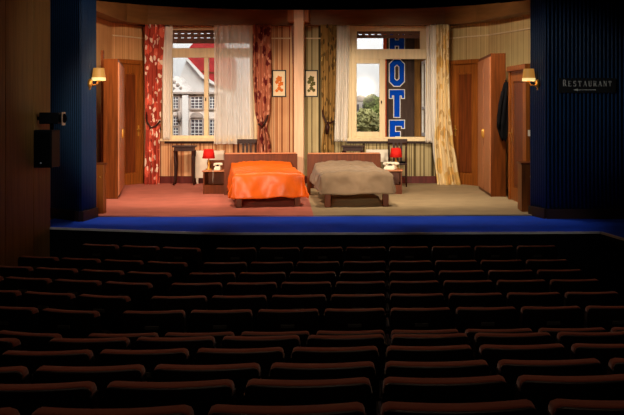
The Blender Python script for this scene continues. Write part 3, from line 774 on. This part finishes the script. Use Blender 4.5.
MB().tube([(-0.075, -0.09, 0.012), (-0.08, -0.155, 0.012), (-0.08, -0.185, 0.002), (-0.077, -0.187, -0.07), (-0.085, -0.186, -0.17), (-0.08, -0.186, -0.24)], 0.006, 6).build('cord', 'cord_pale', ph1, smooth=True)

# ------------------------------------------------------------------ tall stands, chairs, radiators, pictures
def plant_stand(label, x, y, rz=0):
    t = thing('tall_stand', label, 'stand', (x, y, FZ), rz, 'dark wooden stands')
    MB().box(-0.24, 0.24, -0.2, 0.2, 0.78, 0.81).build('top', 'wood_chair', t, bevel=0.008)
    MB().box(-0.2, 0.2, -0.165, 0.165, 0.70, 0.78).build('apron', 'wood_chair', t)
    for sx in (-1, 1):
        for sy in (-1, 1):
            MB().tube([(sx*0.185, sy*0.15, 0.71), (sx*0.175, sy*0.14, 0.4), (sx*0.18, sy*0.15, 0.1), (sx*0.21, sy*0.17, 0.012)], [0.03, 0.024, 0.018, 0.022], 8).build('leg', 'wood_chair', t, smooth=True)
    return t
plant_stand('tall dark wooden stand below the left window', X(184.7, 19.1), 19.1, 0.12)
plant_stand('dark wooden stand mostly hidden behind the grey bed headboard', X(353, 19.1), 19.1)
def chair(label, x, y, rz=0):
    """faces the audience (-y)"""
    t = thing('bedroom_chair', label, 'chair', (x, y, FZ), rz, 'dark wooden chairs')
    MB().box(-0.19, 0.19, -0.20, 0.19, 0.44, 0.475).build('seat', 'wood_chair', t, bevel=0.012)
    for s in (-1, 1):
        MB().tube([(s*0.17, -0.17, 0.44), (s*0.175, -0.175, 0)], [0.02, 0.014], 8).build('leg', 'wood_chair', t, smooth=True)
        MB().tube([(s*0.175, 0.24, 0), (s*0.17, 0.18, 0.45), (s*0.175, 0.21, 0.75), (s*0.18, 0.25, 0.93)], [0.015, 0.02, 0.018, 0.016], 8).build('back_post', 'wood_chair', t, smooth=True)
    MB().box(-0.2, 0.2, 0.225, 0.25, 0.86, 0.95).build('top_rail', 'wood_chair', t, bevel=0.01)
    for xx in (-0.075, 0, 0.075):
        MB().box(xx-0.022, xx+0.022, 0.195, 0.21, 0.475, 0.87).build('back_slat', 'wood_chair', t)
    MB().box(-0.17, 0.17, -0.18, -0.165, 0.2, 0.225).build('stretcher', 'wood_chair', t)
    return t
chair('dark chair partly hidden behind the orange bed headboard', X(246.5, 18.6), 18.6, 0.1)
chair('dark wooden chair behind the right bedside lamp below the window', X(397.5, 18.9), 18.75, 0)
o = MB().box(-0.15, 0.16, -0.14, 0.1, 0, 0.03).build('seat_cushion_pad', 'black_cloth', None, bevel=0.012, loc=(X(397.5, 18.9), 18.72, FZ+0.475))
tag(o, 'dark cushion lying on the chair behind the right lamp', 'cushion')
def radiator(label, p0, p1, y0, y1, legs):
    D = 19.42; x0, x1 = X(p0, D), X(p1, D)
    t = thing('radiator', label, 'radiator', ((x0+x1)/2, D, FZ), 0, 'white radiators'); a = (x1-x0)/2
    z1, z0 = Z(y0, D)-FZ, Z(y1, D)-FZ
    MB().box(-a, a, -0.03, 0.03, z0, z1).build('panel', 'white_enamel', t, bevel=0.01)
    for s in (-1, 1): MB().box(s*(a-0.06)-0.022, s*(a-0.06)+0.022, -0.02, 0.02, 0, z0).build('leg', 'white_enamel', t)
    MB().box(-a, a, 0.03, 0.12, z1-0.05, z1-0.01).build('top_grille', 'white_enamel', t)
radiator('white radiator behind the left bedside table', 194.5, 224, 150.5, 178, 1)
radiator('white radiator right of the grey bed headboard below the window', 366, 389.5, 149.5, 162, 1)
def picture(label, p0, p1, y0, y1, mt):
    D = BACK-0.02; x0, x1, z0, z1 = X(p0, D), X(p1, D), Z(y1, D), Z(y0, D)
    t = thing('framed_picture', label, 'picture', ((x0+x1)/2, BACK, (z0+z1)/2), 0, 'small flower pictures'); a, b = (x1-x0)/2, (z1-z0)/2; f = 0.024
    MB().box(-a, a, -0.035, -0.001, b-f, b).box(-a, a, -0.035, -0.001, -b, -b+f).box(-a, -a+f, -0.035, -0.001, -b+f, b-f).box(a-f, a, -0.035, -0.001, -b+f, b-f).build('frame', 'picture_black', t)
    MB().box(-a+f, a-f, -0.012, -0.001, -b+f, b-f).build('paper', 'paper_cream', t)
    m = MB()
    for cx, cz, r in ((0.0, 0.10, 0.075), (-0.045, 0.03, 0.05), (0.04, 0.0, 0.06), (0.0, -0.10, 0.05), (-0.05, -0.15, 0.04), (0.05, -0.14, 0.045), (0, -0.04, 0.035)):
        k_ = 10
        m.add([(cx, -0.014, cz)]+[(cx+r*(0.7+0.3*(i % 2))*math.cos(2*PI*i/k_), -0.0135, cz+r*(0.7+0.3*(i % 2))*math.sin(2*PI*i/k_)) for i in range(k_)], [(0, 1+i, 1+(i+1) % k_) for i in range(k_)])
    m.build('printed_flowers', mt, t)
picture('black-framed picture of orange flowers left of the post', 272, 286.2, 70, 97, 'petal_orange')
picture('black-framed picture of olive green flowers right of the post', 304.6, 318, 70, 97, 'petal_olive')

# ------------------------------------------------------------------ coat, wall lamps, sign, speaker
t = thing('black_coat', 'black coat hanging on the right tall cupboard', 'coat', (X(503.5, 16.3), 16.3, Z(140, 16.3)))
zt = Z(82, 16.3)-Z(140, 16.3)
prof = [(0.0, 0.03, 0.02, 0.055), (0.06, 0.045, 0.05, 0.045), (0.2, 0.06, 0.06, 0.025), (0.4, 0.078, 0.07, 0.0), (0.62, 0.09, 0.075, -0.015), (0.8, 0.088, 0.075, -0.02), (0.93, 0.06, 0.06, 0.0), (1.0, 0.035, 0.04, 0.01)]
def coat_pt(u, v):
    for a, b in zip(prof[:-1], prof[1:]):
        if v <= b[0]:
            f = (v-a[0])/(b[0]-a[0]); w_, d_, ox = [a[i]+(b[i]-a[i])*f for i in (1, 2, 3)]; break
    an = 2*PI*u; r = 1+0.16*math.sin(5*an+v*4)+0.08*math.sin(11*an)
    return (ox+w_*r*math.cos(an), 0.055+d_*r*math.sin(an)*0.7-0.03, zt*(1-v)+0.03*math.sin(2*an)*v)
MB().grid(coat_pt, 36, 24).build('coat_body', 'coat_black', t, smooth=True)
MB().tube([(-0.01, 0.0, zt*0.84), (-0.06, -0.02, zt*0.6), (-0.085, -0.02, zt*0.34), (-0.075, -0.02, zt*0.22)], [0.03, 0.036, 0.034, 0.03], 8).build('sleeve', 'coat_black', t, smooth=True)
MB().tube([(0.05, 0.02, zt-0.02), (0.05, 0.05, zt+0.03), (0.05, 0.17, zt+0.03)], 0.008, 6).build('hanger_loop', 'coat_black', t)

def sconce(label, x, y, side, yaw=0.0):
    t = thing('wall_lamp', label, 'wall lamp', (x, y, 0), yaw, 'brass wall lamps'); s = side
    MB().lathe([(0.0, 1.86), (0.02, 1.87), (0.035, 1.91), (0.03, 1.96), (0.01, 1.99)], seg=12).build('back_plate', 'brass', t, smooth=True)
    MB().tube([(0, 0, 1.93), (s*0.05, -0.01, 1.90), (s*0.10, -0.02, 1.905), (s*0.125, -0.02, 1.95)], 0.009, 8).build('arm', 'brass', t, smooth=True)
    cx = s*0.13
    MB().lathe([(0.0, 1.94), (0.022, 1.945), (0.026, 1.965), (0.012, 1.975)], cx, -0.02, 12).build('cup', 'brass', t, smooth=True)
    MB().ball((cx, -0.02, 2.0), 0.022, sc=(1, 1, 1.4)).build('bulb', 'bulb_glow', t, smooth=True)
    MB().lathe([(0.094, 1.975), (0.092, 2.01), (0.075, 2.14)], cx, -0.02, 20, caps=False).build('shade', 'shade_glow', t, smooth=True)
    MB().lathe([(0.0965, 1.965), (0.0955, 2.005)], cx, -0.02, 20, caps=False).build('fringe', 'fringe_glow', t, smooth=True)
    MB().ball((0, 0, 1.845), 0.014).build('finial', 'brass', t, smooth=True)
    d = bpy.data.lights.new('bulb_light', 'POINT'); d.energy = 1.2; d.color = (1, 0.7, 0.4); d.shadow_soft_size = 0.03
    o = bpy.data.objects.new('bulb_light', d); C.objects.link(o); o.parent = t; o.location = (cx, -0.05, 2.05)
    return t
sconce('brass wall lamp with cream shade on the left blue pillar', X(90, 13.15)+0.0, 13.15, 1)
sconce('brass wall lamp with cream shade on the right blue pillar', X(537.6, 13.36), 13.36, -1)

def text_mesh(txt, size, m_, name, parent, loc, extrude=0.002, rot=(PI/2, 0, 0)):
    cu = bpy.data.curves.new(name, 'FONT'); cu.body = txt; cu.size = size; cu.extrude = extrude; cu.align_x = 'CENTER'; cu.space_character = 1.12
    to = bpy.data.objects.new('tmp', cu); C.objects.link(to)
    dg = bpy.context.evaluated_depsgraph_get(); me = bpy.data.meshes.new_from_object(to.evaluated_get(dg))
    bpy.data.objects.remove(to); me.materials.clear(); me.materials.append(MATS[m_])
    o = bpy.data.objects.new(name, me); C.objects.link(o); o.parent = parent; o.location = loc; o.rotation_euler = rot
    return o
SDp = 13.19; sx0, sx1 = X(558.5, SDp), X(616, SDp); sz0, sz1 = Z(93, SDp), Z(78, SDp)
t = thing('restaurant_sign', 'dark sign reading RESTAURANT with a left-pointing arrow', 'sign', ((sx0+sx1)/2, SDp, sz0))
a = (sx1-sx0)/2; hh = sz1-sz0
MB().box(-a, a, 0, 0.03, 0, hh).build('panel', 'sign_panel', t, bevel=0.003)
# serif capitals drawn as strokes on a unit cell
def serif(ch):
    T = 0.20; t_ = 0.10; B = []      # boxes (x0,x1,z0,z1) and slants (x0,z0,x1,z1,width)
    S = []
    if ch in 'RE': B += [(0.08, 0.08+T, 0, 1), (0, 0.36, 0, 0.07), (0, 0.36, 0.93, 1)]
    if ch == 'R': B += [(0.2, 0.62, 0.93, 1), (0.2, 0.6, 0.45, 0.53), (0.58, 0.76, 0.52, 0.94)]; S += [(0.42, 0.48, 0.8, 0.0, 0.2)]; B += [(0.66, 0.95, 0, 0.07)]
    if ch == 'E': B += [(0.2, 0.78, 0, 0.09), (0.2, 0.74, 0.91, 1), (0.2, 0.62, 0.46, 0.55), (0.72, 0.8, 0, 0.26), (0.68, 0.76, 0.76, 1)]
    if ch == 'S': B += [(0.15, 0.68, 0.91, 1), (0.15, 0.7, 0, 0.09), (0.08, 0.25, 0.55, 0.93), (0.58, 0.75, 0.07, 0.45), (0.64, 0.71, 0.72, 1), (0.08, 0.15, 0, 0.28)]; S += [(0.14, 0.6, 0.7, 0.4, 0.18)]
    if ch == 'T': B += [(0.32, 0.32+T, 0, 1), (0, 0.84, 0.91, 1), (0, 0.08, 0.72, 1), (0.76, 0.84, 0.72, 1), (0.22, 0.62, 0, 0.07)]
    if ch == 'A': S += [(0.12, 0, 0.44, 1, 0.09), (0.8, 0, 0.46, 1, 0.21)]; B += [(0.24, 0.7, 0.3, 0.38), (0, 0.26, 0, 0.07), (0.62, 0.95, 0, 0.07)]
    if ch == 'U': B += [(0.1, 0.1+T, 0.15, 1), (0.7, 0.79, 0.15, 1), (0.2, 0.72, 0, 0.1), (0, 0.4, 0.93, 1), (0.6, 0.9, 0.93, 1), (0.14, 0.3, 0.05, 0.2), (0.66, 0.76, 0.05, 0.2)]
    if ch == 'N': B += [(0.1, 0.19, 0, 1), (0.72, 0.81, 0, 1), (0, 0.3, 0, 0.07), (0.6, 0.92, 0.93, 1), (0, 0.22, 0.93, 1)]; S += [(0.16, 1, 0.76, 0, 0.22)]
    return B, S
word = 'RESTAURANT'; big = 0.092; small = 0.076; adv = 0.0712; x = -a+0.06; base = 0.095
for i, ch in enumerate(word):
    h_ = big if i == 0 else small; wd = 0.062 if i == 0 else 0.055
    B, S = serif(ch); m = MB()
    for (p, q, r_, s_) in B: m.box(x+p*wd, x+q*wd, -0.004, 0, base+r_*h_, base+s_*h_)
    for (p, r_, q, s_, ww) in S:
        m.slab([(x+(p-ww/2)*wd, base+r_*h_), (x+(p+ww/2)*wd, base+r_*h_), (x+(q+ww/2)*wd, base+s_*h_), (x+(q-ww/2)*wd, base+s_*h_)], -0.004, 0)
    m.build('letter', 'sign_letters', t); x += adv if i else adv+0.006
MB().slab([(-0.20, 0.045), (-0.135, 0.062), (-0.135, 0.049), (0.10, 0.049), (0.12, 0.054), (0.12, 0.036), (0.10, 0.041), (-0.135, 0.041), (-0.135, 0.028)], -0.004, 0).build('arrow', 'sign_letters', t)

t = thing('loudspeaker', 'black loudspeaker box mounted on the brown left wall', 'speaker', (-4.315, 11.8, 0.82))
MB().box(-0.115, 0.115, -0.15, 0.15, 0, 0.475).build('cabinet', 'black_plastic', t, bevel=0.012)
MB().box(-0.095, 0.095, -0.158, -0.15, 0.03, 0.445).build('grille', 'black_paint', t)
MB().ball((-0.02, -0.16, 0.06), 0.012).build('badge', 'steel', t)
t = thing('stage_projector', 'small black projector lamp bracketed above the loudspeaker', 'projector', (-4.25, 11.8, 1.37))
MB().box(-0.13, 0.11, -0.1, 0.12, 0, 0.145).build('housing', 'black_plastic', t, bevel=0.01)
MB().tube([(0.11, -0.02, 0.07), (0.17, -0.03, 0.07)], [0.05, 0.06], 12).build('lens_barrel', 'black_paint', t)
MB().box(0.15, 0.162, -0.1, 0.03, -0.02, 0.15).build('barn_door', 'steel', t)
MB().box(-0.18, -0.13, -0.02, 0.02, 0.05, 0.09).build('bracket', 'black_paint', t)
MB().box(-0.02, 0.02, -0.02, 0.02, -0.075, 0).build('foot', 'black_paint', t)

# ------------------------------------------------------------------ the view outside the windows
struct(MB().box(-16, 12, 31.0, 31.1, -4, 9).build('wall_sky_backdrop', 'sky_cloth'), 'white sky cloth behind the set windows')
BDp = 25.0
def ox(p, D=BDp): return X(p, D)
def oz(p, D=BDp): return Z(p, D)
t = thing('gabled_house', 'pale gabled house front seen through the left window', 'house', (0, 0, 0))
MB().slab([(ox(150), oz(92.5)), (ox(150), -1.5), (ox(218), -1.5), (ox(218), oz(92.5))][::-1], BDp, BDp+1.2).build('wall', 'stucco', t)
MB().slab([(ox(171), oz(92.5)), (ox(189), oz(92.5)), (ox(187), oz(88)), (ox(184), oz(85)), (ox(182.5), oz(81)), (ox(179), oz(77)), (ox(176), oz(76)), (ox(172.5), oz(81)), (ox(171), oz(86))], BDp-0.12, BDp+0.6).build('gable', 'stucco_white', t)
m = MB()
for cx, cy, r in ((175.5, 82, 1.6), (179, 85, 1.8), (182, 88, 1.4), (175, 88, 1.5)):
    m.ball((ox(cx), BDp-0.14, oz(cy)), r*BDp/F, 8, 5, (1, 0.4, 1))
m.build('gable_ornament', 'stone_trim', t, smooth=True)
MB().box(ox(150), ox(218), BDp-0.14, BDp, oz(94), oz(92)).build('cornice', 'stone_trim', t)
MB().box(ox(183), ox(189), BDp-0.1, BDp, -1.5, oz(94)).build('pilaster', 'stucco_white', t)
def house_window(p0, p1, y0, y1, nx, nz):
    f = MB(); x0, x1, z0, z1 = ox(p0), ox(p1), oz(y1), oz(y0)
    w_ = bpy.data.objects.new('window', None); C.objects.link(w_); w_.parent = t
    MB().box(x0-0.03, x1+0.03, BDp-0.06, BDp, z0-0.04, z0).box(x0-0.03, x1+0.03, BDp-0.06, BDp, z1, z1+0.03).box(x0-0.03, x0, BDp-0.06, BDp, z0, z1).box(x1, x1+0.03, BDp-0.06, BDp, z0, z1).build('surround', 'stone_trim', w_)
    m = MB(); px = (x1-x0)/nx; pz = (z1-z0)/nz; b = 0.008
    for i in range(nx+1): m.box(x0+i*px-b, x0+i*px+b, BDp-0.045, BDp-0.005, z0, z1)
    for j in range(nz+1): m.box(x0, x1, BDp-0.043, BDp-0.007, z0+j*pz-b, z0+j*pz+b)
    m.build('sash', 'sash_white', w_)
    for i in range(nx):
        for j in range(nz):
            MB().box(x0+i*px+b, x0+(i+1)*px-b, BDp-0.03, BDp-0.006, z0+j*pz+b, z0+(j+1)*pz-b).build('pane', 'pane_dark', w_)
house_window(191.2, 202.8, 96.8, 108.3, 3, 4); house_window(173.6, 178.6, 96.8, 108.3, 2, 4)
house_window(191.2, 202.8, 119.5, 136.8, 3, 5); house_window(173.6, 178.6, 116.5, 125.5, 2, 3); house_window(173.6, 178.6, 127.5, 136.5, 2, 3)
house_window(210, 215, 96.8, 108.3, 2, 4); house_window(210, 216, 119.5, 136.8, 2, 5)
m = MB(); arc = [(ox(197)+ (ox(203)-ox(197))*1.05*math.cos(PI*i/10), oz(117.5)+ (oz(112)-oz(117.5))*math.sin(PI*i/10)) for i in range(11)]
m.slab(arc[::-1], BDp-0.1, BDp).build('window_arch', 'stone_trim', t)
MB().tube([(ox(180), BDp-0.1, oz(121)), (ox(180.5), BDp-0.12, oz(117)), (ox(180), BDp-0.12, oz(113.5)), (ox(179.5), BDp-0.12, oz(110.5))], [0.05, 0.05, 0.06, 0.03], 8).build('wall_statue', 'stone_trim', t, smooth=True)
D2 = 27.0
t = thing('red_roofed_house', 'white house with big red tiled roof behind the gabled house', 'house', (0, 0, 0))
MB().slab([(ox(p, D2), oz(y, D2)) for p, y in ((186, 59), (203.5, 77), (230, 90), (230, 216), (178, 216), (178, 80))][::-1], D2+0.1, D2+1.0).build('wall', 'stucco_white', t)
rf = MB().slab([(ox(p, D2), oz(y, D2)) for p, y in ((186.5, 57.5), (189.5, 48.5), (195.5, 41.5), (219, 41.5), (232, 60), (232, 90), (216, 84), (204, 76.5))][::-1], D2-0.1, D2+0.8).build('roof', 'roof_red', t)
MB().slab([(ox(p, D2), oz(y, D2)) for p, y in ((185.5, 58), (187.5, 57), (204.8, 75.5), (216, 83), (216, 85.5), (203.5, 78.5))][::-1], D2-0.2, D2-0.1).build('eave', 'stucco_white', t)
MB().slab([(ox(p, D2), oz(y, D2)) for p, y in ((203, 72), (228, 76), (228, 74.5), (203, 70.5))][::-1], D2-0.14, D2-0.1).build('roof_ridge', 'wood_dark', rf)
# bushes and far houses seen through the right window
def bush(label, px, py, rx, rz, D, n, m_, cat='bush'):
    t = thing('garden_bush', label, cat, (X(px, D), D, -1.5), 0, 'bushes outside the right window')
    zc = Z(py, D)+1.5
    MB().tube([(0, 0, 0), (0.03, 0, zc*0.5), (0, 0, zc)], [0.07, 0.05, 0.02], 6).build('trunk', 'bark', t)
    m = MB(); rng = random.Random(int(px*7))
    a = rx*D/F; b = rz*D/F
    for i in range(n):
        while True:
            p = Vector((rng.uniform(-1, 1), rng.uniform(-1, 1), rng.uniform(-1, 1)))
            if 0.35 < p.length < 1: break
        c = Vector((p.x*a, p.y*a, zc+p.z*b)); s_ = rng.uniform(0.05, 0.10)
        d1 = Vector((rng.uniform(-1, 1), rng.uniform(-1, 1), rng.uniform(-1, 1))).normalized(); d2 = d1.orthogonal().normalized()
        m.add([c-d1*s_, c+d2*s_*0.5, c+d1*s_, c-d2*s_*0.5], [(0, 1, 2, 3)])
    f = m.build('foliage', m_, t); f['kind'] = 'stuff'
    return t
bush('green bush in the middle of the right window view', 372, 104, 8, 9, 27.6, 900, 'foliage')
bush('pale olive bush low in the right window view', 366, 121, 12, 12, 24.5, 1100, 'foliage_pale')
bush('dark green bush at the right of the window view by the sign', 379, 119, 9, 14, 26.6, 900, 'foliage')
t = thing('distant_house', 'pale small house on the hill beyond the bushes', 'house', (X(361, 28), 28, -1.5))
hz = Z(101, 28)+1.5
MB().box(-0.3, 0.3, 0, 0.5, 0, hz).build('wall', 'house_far', t)
MB().slab([(-0.36, hz), (0.36, hz), (0.0, hz+0.2)], -0.05, 0.55).build('roof', 'stone_trim', t)
for i in range(2): MB().box(-0.2+i*0.24, -0.06+i*0.24, -0.02, 0, hz-0.3, hz-0.1).build('window', 'pane_dark', t)

# hotel sign hanging outside the right window
HD = 20.5
def hx_(p): return X(p, HD)
def hz_(p): return Z(p, HD)
t = thing('hotel_sign', 'tall dark board sign with blue HOTEL letters outside the right window', 'sign', (0, HD, 0))
MB().box(hx_(386.5), hx_(414.5), 0.03, 0.13, -0.6, 4.2).build('board', 'sign_board', t)
MB().box(hx_(383.2), hx_(386.5), 0.0, 0.14, -0.6, 4.2).build('side_trim', 'sign_orange', t)
MB().box(hx_(411.6), hx_(414.5), 0.015, 0.03, -0.6, 4.2).build('edge_board', 'sign_board', t)
L0, L1 = hx_(389.6), hx_(404.2); LWd = L1-L0
def strokes(ch):
    if ch == 'H': return [(0, .36, 0, 1), (.64, 1, 0, 1), (.3, .7, .40, .60)]
    if ch == 'T': return [(0, 1, .80, 1), (0, .16, .70, 1), (.84, 1, .70, 1), (.31, .69, 0, .85)]
    if ch == 'E': return [(0, .38, 0, 1), (0, 1, .80, 1), (0, 1, 0, .2), (.3, .72, .42, .58), (.84, 1, .72, 1), (.84, 1, 0, .27)]
    if ch == 'L': return [(0, .38, 0, 1), (0, 1, 0, .2), (.8, 1, 0, .3)]
for ch, yt, yb in (('H', 29.5, 56.5), ('O', 59.5, 86.0), ('T', 90, 117), ('E', 120.5, 147.5), ('L', 151, 178)):
    z1, z0 = hz_(yt), hz_(yb); h_ = z1-z0; g = 0.018
    if ch == 'O':
        def octo(i0):
            a0, b0, a1, b1 = L0+i0, z0+i0, L1-i0, z1-i0; c = 0.10-i0*0.45
            return [(a0+c, b0), (a1-c, b0), (a1, b0+c), (a1, b1-c), (a1-c, b1), (a0+c, b1), (a0, b1-c), (a0, b0+c)]
        def ringm(i0, i1, y0, y1):
            A, B = octo(i0), octo(i1); m = MB(); n_ = 8
            m.add([(p[0], y0, p[1]) for p in A]+[(p[0], y0, p[1]) for p in B]+[(p[0], y1, p[1]) for p in A]+[(p[0], y1, p[1]) for p in B],
                  [f for i in range(8) for f in ((i, (i+1) % 8, 8+(i+1) % 8, 8+i), (i, 16+i, 16+(i+1) % 8, (i+1) % 8), (8+i, 8+(i+1) % 8, 24+(i+1) % 8, 24+i))])
            return m
        lo = ringm(-g, 0.115+g*0.6, 0.016, 0.03).build('letter_outline', 'sign_white', t)
        ringm(0.002, 0.108, 0.004, 0.016).build('letter', 'sign_blue', t)
        continue
    m = MB(); m2 = MB()
    for i, (p, q, r_, s_) in enumerate(strokes(ch)):
        xa, xb, za, zb = L0+p*LWd, L0+q*LWd, z0+r_*h_, z0+s_*h_
        m.box(xa-g, xb+g, 0.016-i*0.0004, 0.03, za-g, zb+g); m2.box(xa, xb, 0.004-i*0.0004, 0.013, za, zb)
    m.build('letter_outline', 'sign_white', t); m2.build('letter', 'sign_blue', t)
t = thing('timber_boards', 'golden brown timber boards right of the hotel sign', 'boards', (0, 20.9, 0))
MB().box(X(411.5, 20.96), X(426, 20.96), 0.06, 0.09, -0.6, 4.2).build('backing', 'sign_board', t)
for i in range(4):
    a, b = X(411.5+i*3.6, 20.9), X(415.0+i*3.6, 20.9)
    MB().box(a, b, 0.02*(i % 2), 0.06, -0.6, 4.2).build('board', 'boards_gold', t)
